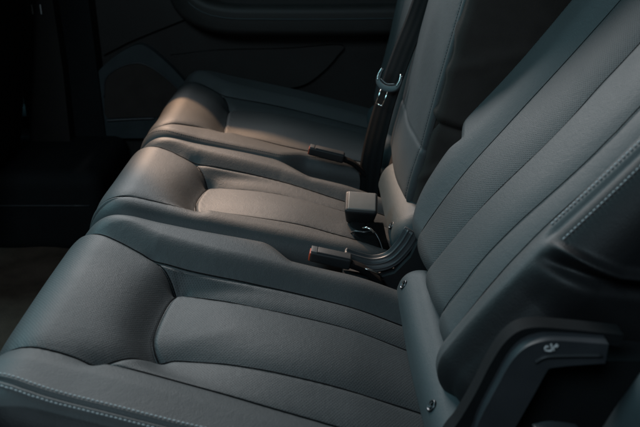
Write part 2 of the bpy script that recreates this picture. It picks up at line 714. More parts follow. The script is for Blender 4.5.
N1 = [(-0.09, 0.735), (-0.017, 0.737), (0.03, 0.736), (0.10, 0.733), (0.237, 0.715), (0.34, 0.695), (0.56, 0.662)]
N2 = [(0.10, 0.733), (0.135, 0.765), (0.165, 0.786), (0.23, 0.786), (0.34, 0.768), (0.483, 0.752), (0.56, 0.746)]
NN = [(0.165, 0.786), (0.153, 0.803), (0.145, 0.83), (0.146, 0.885), (0.151, 0.928), (0.160, 0.952)]
N3 = [(0.160, 0.952), (0.207, 0.940), (0.335, 0.913), (0.487, 0.888), (0.56, 0.876)]
N4 = [(-0.09, 1.075), (-0.006, 1.050), (0.05, 1.026), (0.105, 1.003), (0.199, 0.987), (0.333, 0.976), (0.494, 0.953), (0.56, 0.945)]
NB = [(0.105, 1.003), (0.135, 0.978), (0.160, 0.952)]


def hN(A, B):
    n4 = np.interp(A, [p[0] for p in N4], [p[1] for p in N4])
    n1 = np.interp(A, [p[0] for p in N1], [p[1] for p in N1])
    h = 0.016 * sstep(B, n4, n4 + 0.05)
    h += 0.006 * sstep(-B, -n1, -n1 + 0.04)
    h += 0.003 * sstep(-A, -0.10, -0.03)
    h += 0.004 * np.exp(-((A - 0.33) / 0.14) ** 2 - ((B - 0.82) / 0.07) ** 2)
    h -= 0.010 * sstep(A, 0.40, 0.54)
    # twin-needle seam along the outer edge
    e = np.array([ynN(t) for t in A[:, 0]])[:, None]
    d = B - (e - 0.0035)
    h -= 0.0035 * np.exp(-(d / 0.0020) ** 2)
    h += 0.0014 * (np.exp(-((d - 0.004) / 0.003) ** 2) + np.exp(-((d + 0.004) / 0.003) ** 2))
    return h


cushN, dN = pad('cushion', SEAT, M_LEA, seatN, a=(0.03, 0.545), Ra=(0.06, 0), da=(0.12, 0), y=(ynN, yfN), Ry=(0.035, 0.040), dy=(0.17, 0.07),
                grooves=[dict(p=N1, d=0.006, w=0.018, w2=0.005), dict(p=N2, d=0.014, w=0.026, w2=0.004), *notch(NN, N1, N4),
                         dict(p=N3, d=0.014, w=0.022, w2=0.004), dict(p=N4, d=0.012, w=0.024, w2=0.0045), dict(p=NB, d=0.007, w=0.009)],
                hfun=hN, step=0.0014,
                perf=[[(-0.10, 0.735), (0.03, 0.731), (0.10, 0.726), (0.165, 0.786), (0.23, 0.786), (0.545, 0.748), (0.545, 0.66), (0.34, 0.684), (0.237, 0.704), (0.10, 0.7235), (0.03, 0.729), (-0.1, 0.733)],
                      [(-0.10, 0.736), (0.03, 0.732), (0.10, 0.728), (0.165, 0.788), (0.23, 0.788), (0.55, 0.748), (0.55, 0.948), (0.333, 0.976), (0.199, 0.987), (0.105, 1.003), (-0.006, 1.05), (-0.10, 1.078)]],
                tone=lambda A, B: sstep(-B, -0.634 + 0.10 * np.clip(A - 0.05, 0, 1), -0.634 + 0.002 + 0.10 * np.clip(A - 0.05, 0, 1)) * (A > -1))
for off, nm in ((0.0035, 'stitching'), (-0.0105, 'stitching')):
    pth = [(t, ynN(t) + off) for t in np.linspace(-0.05, 0.50, 24)]
    stitches(nm, dN, pth, M_THR, cushN, pitch=0.0050, length=0.0042, r=0.00085)

seam_shade_lines(dN, [(N1, 0.0045), (N2, 0.0095), (NN, 0.0045), (N3, 0.0095), (N4, 0.0085), (NB, 0.0045)], cushN)

# backrest of the nearest seat


def yfBN(t):
    t = float(t)
    e = 1.098 + 0.045 * min(1, max(0, t) / 0.2) + 0.036 * float(sstep(np.array(t), 0.232, 0.250)) - 0.012 * math.exp(-((t - 0.225) / 0.018) ** 2)
    if t < 0.15:
        e -= 0.05 * ((0.15 - t) / 0.1) ** 2
    return e


def ynBN(t):
    t = float(t)
    return 0.722 - 0.04 * max(0, t - 0.27) - 0.10 * max(0, 0.2 - t)


S1 = [(-0.05, 1.0), (0.03, 1.03), (0.085, 1.054), (0.265, 1.063), (0.45, 1.070), (0.80, 1.060)]
S2 = [(-0.05, 0.93), (0.04, 0.938), (0.09, 0.941), (0.321, 0.931), (0.489, 0.930), (0.80, 0.925)]
S3 = [(-0.05, 0.80), (0.05, 0.822), (0.131, 0.825), (0.197, 0.828), (0.369, 0.815), (0.427, 0.813), (0.80, 0.805)]
S4 = [(-0.03, 0.73), (0.02, 0.745), (0.10, 0.765), (0.17, 0.769), (0.247, 0.770), (0.39, 0.764), (0.80, 0.75)]


def hBN(A, B):
    h = 0.010 * sstep(B, 1.065, 1.13)
    h += 0.016 * sstep(-B, -0.768, -0.725)
    h += 0.010 * np.exp(-((A - 0.2) / 0.12) ** 2)
    e = np.array([ynBN(t) for t in A[:, 0]])[:, None]
    d = B - (e - 0.004)
    on = sstep(A, 0.25, 0.275)
    h -= on * 0.004 * np.exp(-(d / 0.0035) ** 2)
    # gathered fold where the bolster cover ends
    x = A + 0.55 * (B - 0.70) - 0.262
    low = sstep(-B, -0.715, -0.69)
    h += low * 0.011 * np.exp(-((x - 0.004) / 0.0055) ** 2) - low * 0.014 * np.exp(-((x + 0.013) / 0.008) ** 2)
    h -= low * 0.012 * sstep(-A, -0.25, -0.20)
    return h


backN, dBN = pad('backrest', BACKN, M_LEA, seatN, a=(0.088, 0.78), Ra=(0.03, 0.0), da=(0.05, 0), y=(ynBN, yfBN), Ry=(0.035, 0.015), dy=(0.13, 0.06),
                 grooves=[dict(p=S1, d=0.012, w=0.026, w2=0.004), dict(p=S2, d=0.021, w=0.040, w2=0.004), dict(p=S3, d=0.015, w=0.028, w2=0.004),
                          dict(p=S4, d=0.009, w=0.020, w2=0.004)],
                 hfun=hBN, step=0.002,
                 perf=[[(0.04, 0.943), (0.32, 0.933), (0.8, 0.926), (0.8, 1.058), (0.45, 1.068), (0.265, 1.061), (0.085, 1.052), (0.04, 1.035)],
                       [(0.04, 0.822), (0.13, 0.828), (0.197, 0.83), (0.37, 0.817), (0.8, 0.807), (0.8, 0.923), (0.32, 0.929), (0.04, 0.937)]],
                 tone=lambda A, B: sstep(-B, -0.716 + 0.04 * np.clip(A - 0.27, 0, 1), -0.712 + 0.04 * np.clip(A - 0.27, 0, 1)))
for off in (0.006, -0.015):
    stitches('stitching', dBN, [(t, ynBN(t) + off) for t in np.linspace(0.272, 0.70, 14)], M_THR, backN, pitch=0.0052, length=0.0043, r=0.00085)


seam_shade_lines(dBN, ((S1, 0.0095), (S2, 0.0160), (S3, 0.0120), (S4, 0.0075)), backN, r=0.0006)


# hinge covers: padded strip between cushion and backrest with two buttons
def button(parent, data, a, b, r=0.0088):
    p, n = on_pad(data, a, b)
    bm = lathe(p - n * 0.0015, n, [(r, 0), (r, 0.0022), (r * 0.92, 0.0034), (r * 0.74, 0.0034), (r * 0.70, 0.0022), (r * 0.01, 0.0022)])
    o = obj('anchor_button', bm, M_DMET, parent)
    # raised figure inside the rim
    q = Vector(n).to_track_quat('Z', 'Y').to_matrix()
    bm = bmesh.new()
    for cx, cy, sx, sy in ((0.0, 0.0, r * 0.9, r * 0.28), (-r * 0.22, r * 0.28, r * 0.28, r * 0.4), (r * 0.25, -r * 0.28, r * 0.3, r * 0.35)):
        rr = bmesh.ops.create_cube(bm, size=1.0)
        for v in rr['verts']:
            v.co = Vector(p) + q @ Vector((v.co.x * sx + cx, v.co.y * sy + cy, 0.0012 + v.co.z * 0.0022))
    obj('emblem', bm, M_DMET, o, bevel=0.0003)
    return o


def cover(parent, y0, y1, s0=0.490, ln=0.076, tilt=68, endr=0.028, n0=-0.004, bend=0.0):
    """padded flap leaning up from the rear edge of a cushion to the foot of its backrest"""
    r = R(tilt)
    es, en = SEAT.ea, SEAT.en
    fr = Frame(SEAT.pt(s0, 0, n0), math.cos(r) * es + math.sin(r) * en, SEAT.ey, -math.sin(r) * es + math.cos(r) * en)
    R_ = 0.022

    def hf(A, B):
        c = (A - ln / 2) / (ln / 2)
        return 0.018 * np.cos(np.clip(c, -1.4, 1.4) * math.pi / 2) + 0.003 * np.sin(B * 9)
    return pad('hinge_cover', fr, M_COVER, parent, a=(R_ * 0.8, ln - R_ * 0.8), Ra=(R_, R_), da=(0.03, 0.03), y=(lambda t: y0, lambda t: y1 - bend * max(0, t)),
               Ry=(endr, endr), dy=(0.03, 0.03), hfun=hf, step=0.002, wrinkle=0.0008)


cN, dcN = cover(seatN, 0.63, 1.022, bend=0.7)
button(cN, dcN, 0.036, 0.985, r=0.0078)
button(cN, dcN, 0.040, 0.700, r=0.0078)

# ---- middle seat
seatM = thing('rear_seat', (0.0, 1.33, 0.0), 'middle rear seat lying in warm light, upright backrest with black felt side', 'car seat', GRP)


def yfM(s):
    s = float(s)
    e = 1.478 - 0.062 * float(sstep(np.array(s), 0.255, 0.35)) - 0.12 * max(0, s - 0.35)
    if s < 0.06:
        e -= 0.035 * ((0.06 - s) / 0.09) ** 2
    return e


def ynM(s):
    s = float(s)
    e = 1.182
    if s < 0.05:
        e += 0.02 * ((0.05 - s) / 0.09) ** 2
    return e


M1 = [(-0.09, 1.20), (-0.01, 1.190), (0.03, 1.192), (0.13, 1.199), (0.17, 1.206), (0.327, 1.212), (0.42, 1.200), (0.56, 1.195)]
MN = [(0.150, 1.204), (0.139, 1.235), (0.134, 1.274), (0.140, 1.33), (0.149, 1.365)]
M3 = [(0.149, 1.365), (0.20, 1.360), (0.284, 1.348), (0.423, 1.312), (0.56, 1.29)]
M4 = [(-0.09, 1.49), (0.001, 1.462), (0.055, 1.447), (0.104, 1.430), (0.281, 1.410), (0.426, 1.368), (0.56, 1.35)]
MB_ = [(0.104, 1.430), (0.130, 1.395), (0.149, 1.365)]


def hM(A, B):
    n4 = np.interp(A, [p[0] for p in M4], [p[1] for p in M4])
    h = 0.012 * sstep(B, n4, n4 + 0.04)
    h += 0.003 * sstep(-A, -0.10, -0.03)
    h += 0.004 * np.exp(-((A - 0.33) / 0.14) ** 2 - ((B - 1.27) / 0.06) ** 2)
    h -= 0.012 * sstep(A, 0.40, 0.54)
    # piping down the near front corner
    d, _ = pdist(A, B, catmull([(0.03, 1.190), (-0.02, 1.172), (-0.07, 1.160), (-0.10, 1.165)], 8))
    h -= 0.004 * np.exp(-(d / 0.003) ** 2)
    return h


cushM, dM = pad('cushion', SEAT, M_LEA, seatM, a=(0.03, 0.545), Ra=(0.06, 0), da=(0.12, 0), y=(ynM, yfM), Ry=(0.038, 0.036), dy=(0.08, 0.08),
                grooves=[dict(p=M1, d=0.005, w=0.013, w2=0.005), *notch(MN, M1, M4), dict(p=M3, d=0.013, w=0.020, w2=0.004),
                         dict(p=M4, d=0.011, w=0.020, w2=0.0045), dict(p=MB_, d=0.009, w=0.012)], hfun=hM, step=0.002)


seam_shade_lines(dM, [(M1, 0.004), (MN, 0.0045), (M3, 0.009), (M4, 0.008), (MB_, 0.004)], cushM)


def hBM(A, B):
    low = sstep(-A, -0.165, -0.140)
    h = 0.005 * low * np.exp(-((A - 0.085) / 0.06) ** 2)
    h -= 0.0016 * np.exp(-((A - 0.152) / 0.004) ** 2)
    h += 0.006 * np.exp(-((B - 1.41) / 0.1) ** 2)
    return h


def yfBM(t):
    t = float(t)
    return 1.555 + 0.02 * float(sstep(np.array(t), 0.1, 0.2)) - (0.03 if t < 0 else 0.0)


backM, dBM = pad('backrest', BACKM, M_LEA, seatM, a=(0.06, 0.62), Ra=(0.03, 0.0), da=(0.03, 0), y=(const(1.252), yfBM), Ry=(0.008, 0.03), dy=(0.002, 0.10),
                 grooves=[dict(p=[(0.0, 1.259), (0.3, 1.263), (0.62, 1.268)], d=0.003, w=0.006, c=0.0015)], hfun=hBM, step=0.0025)
stitches('stitching', dBM, [(t, 1.254 + 0.01 * t) for t in np.linspace(0.05, 0.6, 8)], M_THRD, backM, pitch=0.005, length=0.0044, r=0.0007)
# black felt side of the middle backrest
bm = bmesh.new()
pts = [(0.0, -0.006), (0.63, -0.006), (0.63, -0.20), (0.30, -0.21), (0.12, -0.20), (0.0, -0.16)]
ring0 = [bm.verts.new(BACKM.pt(t, 1.245, n)) for t, n in pts]
ring1 = [bm.verts.new(BACKM.pt(t, 1.56, n)) for t, n in pts]
for i in range(len(pts)):
    bm.faces.new((ring0[i], ring0[(i + 1) % len(pts)], ring1[(i + 1) % len(pts)], ring1[i]))
bm.faces.new(ring0)
bm.faces.new(ring1[::-1])
shell = obj('back_shell', bm, M_FAB, backM, bevel=0.008, seg=3)
ffr = Frame(BACKM.pt(0, 1.232, -0.004), BACKM.ea, -BACKM.en, (0, -1, 0))


def hFelt(A, B):
    h = 0.016 * np.sin(np.clip(B / 0.2, 0, 1) * math.pi) ** 0.7
    crease = 0.205 - 0.10 * B + 0.5 * B * B
    h -= 0.012 * np.exp(-(np.abs(A - crease) / 0.010) ** 1.2)
    h += 0.006 * np.exp(-((A - crease - 0.016) / 0.012) ** 2)
    for k, (sl, c0, wd, am) in enumerate(((0.9, 0.10, 0.012, 0.004), (-0.7, 0.36, 0.018, 0.004), (0.5, 0.30, 0.014, 0.003), (1.3, 0.02, 0.014, 0.005), (-0.4, 0.52, 0.02, 0.004))):
        h += am * np.exp(-((A - c0 - sl * B) / wd) ** 2)
    return h


pad('felt_side', ffr, M_FAB, shell, a=(0.02, 0.60), Ra=(0.015, 0.015), da=(0.01, 0.01), y=(const(0.016), const(0.185)), Ry=(0.014, 0.014), dy=(0.004, 0.01),
    hfun=hFelt, step=0.003, wrinkle=0.0012)
cM, dcM = cover(seatM, 1.20, 1.465, ln=0.094, tilt=66, bend=0.3)
button(cM, dcM, 0.030, 1.215, r=0.0078)

# ---- far seat
seatF = thing('rear_seat', (0.0, 1.83, 0.0), 'farthest rear seat beside the far door, half in the shade', 'car seat', GRP)


def yfF(s):
    s = float(s)
    e = 2.06 - 0.2 * max(0, s - 0.3)
    if s < 0.08:
        e -= 0.06 * ((0.08 - s) / 0.1) ** 2
    return e


def ynF(s):
    s = float(s)
    return 1.575 + (0.02 * ((0.05 - s) / 0.09) ** 2 if s < 0.05 else 0) + 0.03 * float(sstep(np.array(s), 0.27, 0.34))


F1 = [(-0.09, 1.615), (-0.02, 1.600), (0.05, 1.625), (0.139, 1.650), (0.317, 1.625), (0.56, 1.62)]
FN = [(0.143, 1.650), (0.134, 1.70), (0.132, 1.756), (0.128, 1.83), (0.130, 1.888)]
F3 = [(0.130, 1.888), (0.2, 1.885), (0.35, 1.86), (0.56, 1.83)]
F4 = [(-0.09, 2.05), (-0.01, 2.02), (0.10, 1.96), (0.25, 1.945), (0.56, 1.90)]
FB = [(0.10, 1.96), (0.118, 1.92), (0.130, 1.888)]


def hF(A, B):
    n4 = np.interp(A, [p[0] for p in F4], [p[1] for p in F4])
    h = 0.015 * sstep(B, n4, n4 + 0.05)
    h += 0.003 * sstep(-A, -0.10, -0.03)
    h += 0.004 * np.exp(-((A - 0.33) / 0.14) ** 2 - ((B - 1.75) / 0.07) ** 2)
    return h


cushF, dF = pad('cushion', SEAT, M_LEA, seatF, a=(0.03, 0.545), Ra=(0.06, 0), da=(0.12, 0), y=(ynF, yfF), Ry=(0.036, 0.045), dy=(0.08, 0.10),
                grooves=[dict(p=F1, d=0.007, w=0.012), *notch(FN, F1, F4), dict(p=F3, d=0.008, w=0.018, w2=0.0045),
                         dict(p=F4, d=0.009, w=0.014), dict(p=FB, d=0.009, w=0.012)], hfun=hF, step=0.0025)
stitches('stitching', dF, [(t, ynF(t) - 0.016) for t in np.linspace(-0.04, 0.4, 12)], M_THRD, cushF, pitch=0.0045, length=0.0036, r=0.0005, lift=0.0003)
seam_shade_lines(dF, [(F1, 0.004), (FN, 0.0045), (F3, 0.0055), (F4, 0.004), (FB, 0.004)], cushF)
backF, dBF = pad('backrest', BACKM, M_LEA, seatF, a=(0.03, 0.62), Ra=(0.03, 0), da=(0.03, 0), y=(const(1.66), const(2.05)), Ry=(0.03, 0.03), dy=(0.08, 0.08),
                 grooves=[dict(p=[(0.0, 1.75), (0.62, 1.75)], d=0.007, w=0.012), dict(p=[(0.0, 1.95), (0.62, 1.95)], d=0.007, w=0.012)], hfun=None, step=0.004)
cF, dcF = cover(seatF, 1.64, 1.93)

# ------------------------------------------------------------------ ribbed trim curving up between the nearest and the middle seat
trim = thing('hinge_trim', W(0.10, 1.11, -0.60), 'black ribbed trim curving up between the near and middle seats', 'trim')
path = catmull([W(0.040, 1.118, -0.580), W(0.062, 1.118, -0.588), W(0.090, 1.118, -0.594), W(0.118, 1.118, -0.586), W(0.139, 1.118, -0.562),
                W(0.154, 1.120, -0.534)], 8)
prof = []
wid = 0.0145
for i in range(41):
    t = i / 40
    x = -wid + 2 * wid * t
    rib = 0.0016 * max(0, math.cos(2 * math.pi * 3.5 * t)) if 0.08 < t < 0.92 else 0.0
    prof.append((x, 0.004 + rib + 0.003 * math.sin(math.pi * t)))
prof += [(wid, -0.006), (-wid, -0.006)]
obj('ribbed_strip', sweep(path, prof, up=(0, -0.75, 0.66)), M_PLG, trim)
bm = tube([W(0.054, 1.092, -0.585), W(0.066, 1.080, -0.581), W(0.082, 1.075, -0.583), W(0.096, 1.080, -0.592), W(0.102, 1.088, -0.602)], 0.0019)
obj('wire_loop', bm, M_MET, trim)
bm = tube([W(0.068, 1.070, -0.602), W(0.074, 1.062, -0.597), W(0.086, 1.058, -0.598), W(0.098, 1.062, -0.606)], 0.0022)
obj('wire_loop', bm, M_PLG, trim)
bm = prism_y([(0.036, CZ - 0.64), (0.20, CZ - 0.68), (0.20, CZ - 0.53), (0.166, CZ - 0.53), (0.150, CZ - 0.570), (0.125, CZ - 0.600), (0.09, CZ - 0.612), (0.04, CZ - 0.600)], 1.095, 1.15)
obj('trim_base', bm, M_PLA, trim, bevel=0.004)


# ------------------------------------------------------------------ seat belt buckles
def rail_buckle(loc, ang, yaw, label, length=0.068, width=0.024, height=0.020):
    rt = Matrix.Rotation(R(yaw), 3, 'Z') @ Matrix.Rotation(R(ang), 3, 'Y')
    t = thing('belt_buckle', loc, label, 'belt buckle', 'seat belt buckles')
    c = Vector(loc)

    def at(v):
        return c + rt @ Vector(v)
    o = at((length * 0.5, 0, 0))
    bm = box_bm(o.x, o.y, o.z, length, width, height, rot=rt, taper=(0.96, 0.9))
    obj('housing', bm, M_PLA, t, bevel=0.0045, seg=4)
    o = at((length * 0.56, 0, height * 0.5))
    obj('top_cover', box_bm(o.x, o.y, o.z, length * 0.80, width * 0.80, 0.0030, rot=rt), M_PLG, t, bevel=0.0012, seg=2)
    o = at((0.0008, 0, -0.001))
    obj('release_button', box_bm(o.x, o.y, o.z, 0.0045, width * 0.80, height * 0.70, rot=rt), M_RED, t, bevel=0.0012, seg=2)
    o = at((0.005, 0, height * 0.47))
    obj('front_cap', box_bm(o.x, o.y, o.z, 0.010, width * 0.84, 0.003, rot=rt), M_TONG, t, bevel=0.001, seg=2)
    p0, p1, p2 = at((length * 0.96, 0, -0.002)), at((length + 0.025, 0, -0.008)), at((length + 0.06, 0, -0.028))
    obj('stalk', sweep(catmull([p0, p1, p2], 8), rrect(0.009, 0.005, 0.003)), M_WEB, t)
    return t


rail_buckle(W(-0.016, 1.085, -0.558), 12, -3, 'black belt buckle with a red end lying in the gap beside the nearest seat')
rail_buckle(W(-0.024, 1.572, -0.548), 13, -4, 'black belt buckle with red edge and warm lit top between middle and far seats', length=0.080)

# large upright buckle of the middle seat
big = thing('belt_buckle', W(0.08, 1.25, -0.60), 'large square black buckle standing upright on the middle seat, top lit warm', 'belt buckle', 'seat belt buckles')
rt = Matrix.Rotation(R(-4), 3, 'Z') @ Matrix.Rotation(R(24), 3, 'X') @ Matrix.Rotation(R(4), 3, 'Y')
c = Vector(W(0.075, 1.262, -0.556))
bm = bmesh.new()
r_ = bmesh.ops.create_cube(bm, size=1.0)
for v in r_['verts']:
    k = 1.0 if v.co.z > 0 else 0.80
    v.co = c + rt @ Vector((v.co.x * 0.062 * k, v.co.y * 0.054 * k, v.co.z * 0.042))
obj('housing', bm, M_PLA, big, bevel=0.0085, seg=5)
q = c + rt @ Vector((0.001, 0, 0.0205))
obj('top_plate', box_bm(q.x, q.y, q.z, 0.051, 0.044, 0.0050, rot=rt), M_TOP_LIT, big, bevel=0.0022, seg=3)
# folded webbing and hardware below it
prof = rrect(0.023, 0.0055, 0.0045, 3)
bm = sweep(catmull([W(0.076, 1.258, -0.572), W(0.080, 1.238, -0.590), W(0.082, 1.215, -0.590), W(0.084, 1.196, -0.598), W(0.090, 1.182, -0.618), W(0.105, 1.176, -0.650)], 8), prof, up=(0, -0.4, 0.9))
obj('webbing_loop', bm, M_WEB, big)
bm = sweep(catmull([W(0.100, 1.246, -0.578), W(0.104, 1.222, -0.594), W(0.108, 1.195, -0.604), W(0.120, 1.178, -0.640)], 8), rrect(0.018, 0.0045, 0.004, 3), up=(0.3, -0.4, 0.9))
obj('webbing_loop', bm, M_WEB, big)
bm = tube([W(0.056, 1.218, -0.584), W(0.064, 1.208, -0.576), W(0.080, 1.200, -0.574), W(0.096, 1.206, -0.576), W(0.106, 1.198, -0.588), W(0.113, 1.188, -0.606)], 0.0017)
obj('wire_clip', bm, M_DMET, big)
bm = tube([W(0.078, 1.214, -0.572), W(0.084, 1.208, -0.569), W(0.091, 1.205, -0.571), W(0.096, 1.204, -0.577)], 0.0022)
obj('wire_clip', bm, M_MET, big)
bm = box_bm(0.087, 1.178, CZ - 0.610, 0.058, 0.030, 0.020, rot=Matrix.Rotation(R(12), 3, 'Y'))
obj('hook_block', bm, M_PLA, big, bevel=0.004, seg=3)

# ------------------------------------------------------------------ seat belt with its tongue
belt = thing('seat_belt', W(0.15, 1.58, -0.66), 'black seat belt hanging in front of the far backrest with a grey tongue', 'seat belt')


def ribbon(name, pts, half, m, parent, face=(-0.75, -0.62, 0.25), thick=0.0012, twist=None):
    cl = catmull(pts, 12)
    n = len(cl)
    rows, uv = [], []
    L = 0
    for i, p in enumerate(cl):
        d = cl[min(i + 1, n - 1)] - cl[max(i - 1, 0)]
        d /= np.linalg.norm(d)
        f = np.array(face, float)
        s = np.cross(d, f)
        s /= np.linalg.norm(s)
        nn = np.cross(s, d)
        if i:
            L += np.linalg.norm(cl[i] - cl[i - 1])
        k = 1.0 if twist is None else np.interp(i / (n - 1), [q_[0] for q_ in twist], [q_[1] for q_ in twist])
        row, ur = [], []
        for j in range(9):
            t = -1 + j / 4
            row.append(p + s * half * t * k + nn * (thick + 0.0015 * (1 - t * t)))
            ur.append((j / 8, L))
        for j in range(8, -1, -1):
            t = -1 + j / 4
            row.append(p + s * half * t * k - nn * (thick - 0.0015 * (1 - t * t)))
            ur.append((j / 8, L))
        row.append(row[0])
        ur.append(ur[0])
        rows.append(row)
        uv.append(ur)
    return grid_obj(name, np.array(rows), np.array(uv), m, parent)


ribbon('webbing', [np.array(W(0.235, 1.60, -0.16)), np.array(W(0.205, 1.60, -0.26)), np.array(W(0.178, 1.59, -0.33)), np.array(W(0.153, 1.575, -0.40)),
                   np.array(W(0.130, 1.56, -0.48)), np.array(W(0.114, 1.55, -0.56)), np.array(W(0.108, 1.55, -0.64)), np.array(W(0.108, 1.55, -0.72))], 0.028, M_WEB, belt,
       twist=[(0, 1.0), (0.5, 1.0), (0.75, 1.15), (1, 1.3)])
tq = thing('buckle_tongue', W(0.153, 1.56, -0.41), 'grey plastic belt tongue with bright metal latch clipped on the black belt', 'belt tongue')
ax = Vector((-0.27, -0.16, -0.80)).normalized()       # down the belt
fn = Vector((-0.72, -0.66, 0.2))
sd = ax.cross(fn).normalized()
fn = sd.cross(ax).normalized()
if sd.x < 0:
    sd = -sd
c = Vector(W(0.151, 1.563, -0.392))


def tp(a_, b_, d_=0.0):
    return c + sd * a_ + ax * b_ + fn * d_


if fn.y > 0:
    fn = -fn
up_ = tuple(fn)
bm = bmesh.new()
arc = catmull([tp(-0.027, -0.020, 0.006), tp(-0.030, -0.004, 0.007), tp(-0.024, 0.010, 0.007), tp(0, 0.017, 0.008), tp(0.024, 0.010, 0.007), tp(0.030, -0.004, 0.007), tp(0.028, -0.018, 0.006)], 8)
n = len(arc)
sc_ = [0.45 + 0.65 * math.sin(math.pi * i / (n - 1)) for i in range(n)]
obj('tongue_body', sweep(arc, rrect(0.0068, 0.0036, 0.0026, 4), up=up_, scale=sc_), M_PLG, tq)
bar = [tp(-0.021, 0.001, 0.010), tp(0, 0.007, 0.011), tp(0.021, 0.002, 0.010)]
obj('slot_edge', sweep(catmull(bar, 6), rrect(0.0010, 0.0010, 0.0005, 2), up=up_), M_TONG, tq)
for sg in (-1, 1):
    e_ = [tp(sg * 0.0275, -0.021, 0.0105), tp(sg * 0.0305, -0.006, 0.0115), tp(sg * 0.027, 0.006, 0.0115)]
    obj('metal_edge', sweep(catmull(e_, 6), rrect(0.0009, 0.0008, 0.0004, 2), up=up_), M_MET, tq)
lp = [tp(-0.010, 0.018, 0.010), tp(-0.0115, 0.054, 0.0095), tp(0.0075, 0.054, 0.0095), tp(0.010, 0.018, 0.010)]
bm = bmesh.new()
for a_, b_ in zip(lp[:-1], lp[1:]):
    sweep([a_, b_], rrect(0.0013, 0.0010, 0.0004, 2), bm=bm, up=up_)
obj('latch_plate', bm, M_MET, tq)

# ------------------------------------------------------------------ fold lever of the nearest seat
lever = thing('fold_lever', W(0.19, 0.62, -0.60), 'black plastic seat folding lever with white pictogram, in the near right corner', 'lever')


def band(pts, half, y0, y1, name, m, bev, seg=4, smooth=10):
    """curved bar: centre line in (x, z) with half width, given depth in y"""
    cl = catmull(pts, smooth)
    d = np.gradient(cl, axis=0)
    d /= np.linalg.norm(d, axis=1, keepdims=True)
    nn = np.stack([-d[:, 1], d[:, 0]], 1)
    hw = np.interp(np.linspace(0, 1, len(cl)), np.linspace(0, 1, len(half)), half)[:, None]
    out = list(map(tuple, cl + nn * hw)) + list(map(tuple, (cl - nn * hw)[::-1]))
    return obj(name, prism_y([(x, z + CZ) for x, z in out], y0, y1), m, lever, bevel=bev, seg=seg)


band([(0.122, -0.590), (0.1406, -0.5325), (0.1507, -0.5105), (0.1640, -0.4730), (0.1760, -0.4324), (0.1886, -0.4075), (0.2051, -0.3985), (0.24, -0.4005), (0.292, -0.4065)],
     [0.014, 0.011, 0.0075, 0.007, 0.0065], 0.607, 0.626, 'outer_shell', M_MAT, 0.004)
arm = band([(0.150, -0.590), (0.1713, -0.5151), (0.1765, -0.4961), (0.1902, -0.4557), (0.2013, -0.4251), (0.2126, -0.4138), (0.233, -0.4114), (0.2729, -0.4114)],
           [0.0170, 0.0175, 0.0190, 0.0190, 0.0175, 0.0150, 0.0110], 0.592, 0.616, 'lever_arm', M_LEV, 0.0065)
# crease along the middle of the lever, and the pocket behind it
obj('finger_ridge', sweep(catmull([W(0.2056, 0.5915, -0.420), W(0.2135, 0.5910, -0.4140), W(0.2276, 0.5910, -0.4125), W(0.2683, 0.5915, -0.4125)], 8), rrect(0.0012, 0.0022, 0.001, 2), up=(0, -1, 0)), M_PLG, arm)
bm = prism_y([(0.175, CZ - 0.66), (0.36, CZ - 0.66), (0.36, CZ - 0.445), (0.25, CZ - 0.445), (0.222, CZ - 0.455), (0.205, CZ - 0.49), (0.190, CZ - 0.54)], 0.628, 0.68)
obj('pocket', bm, M_MAT, lever, bevel=0.006)
obj('pocket_edge', sweep(catmull([W(0.218, 0.60, -0.512), W(0.235, 0.60, -0.508), W(0.262, 0.60, -0.512)], 6), rrect(0.006, 0.008, 0.004, 3), up=(0, -1, 0)), M_PLG, lever)
# pictogram: small tilted seat with a folding arrow
yi = 0.5905
bm = bmesh.new()


def stroke(pts, r=0.0010):
    sweep(catmull([W(x, yi, z) for x, z in pts], 6), rrect(r, 0.0008, 0.0004, 1), bm=bm, up=(0, -1, 0))


ix, iz = 0.2185, -0.4030


def ip(u, v):
    return (ix + u * 0.0012, iz + v * 0.0012)


stroke([ip(-4.5, -2.6), ip(-1.5, -3.2), ip(0.8, -3.0)], 0.0008)
stroke([ip(-4.6, -2.4), ip(-5.0, -0.4), ip(-3.8, 0.9), ip(-2.2, 0.5)], 0.00065)
stroke([ip(1.0, -3.0), ip(0.3, 0.4), ip(-0.6, 3.2)], 0.0009)
stroke([ip(2.6, -3.0), ip(2.0, -0.2), ip(3.0, 1.6), ip(4.6, 1.6)], 0.0006)
stroke([ip(3.4, 3.0), ip(5.2, 1.7)], 0.0006)
stroke([ip(3.6, 0.2), ip(5.2, 1.6)], 0.0006)
obj('pictogram', bm, M_WHITE, arm)

# padded trim at the bottom right corner
padt = thing('side_bolster', W(0.36, 0.58, -0.60), 'smooth blue grey padded trim at the bottom right beside the black lever', 'trim')
en_ = np.array([-0.81, -0.50, 0.32]) / np.linalg.norm([-0.81, -0.50, 0.32])
fr = Frame(W(0.272, 0.56, -0.445), (0.37, 0, 0.93), np.cross((0.37, 0, 0.93), en_), en_)
pad('bolster_pad', fr, M_COVER, padt, a=(-0.12, 0.16), Ra=(0.03, 0.03), da=(0.03, 0.03), y=(const(0.025), const(0.20)), Ry=(0.03, 0.03), dy=(0.06, 0.06), step=0.004)

# ------------------------------------------------------------------ far door
YD = 2.20
door = thing('car_door', (0.0, YD, 0.05), 'dark inner panel of the far rear door with speaker grille and padded armrest', 'car door')


def dz(x):
    return -0.095 + 0.10 * float(sstep(np.array(x), -0.56, -0.24))  # sill line out of view, ramped to slant the beam's shade edge


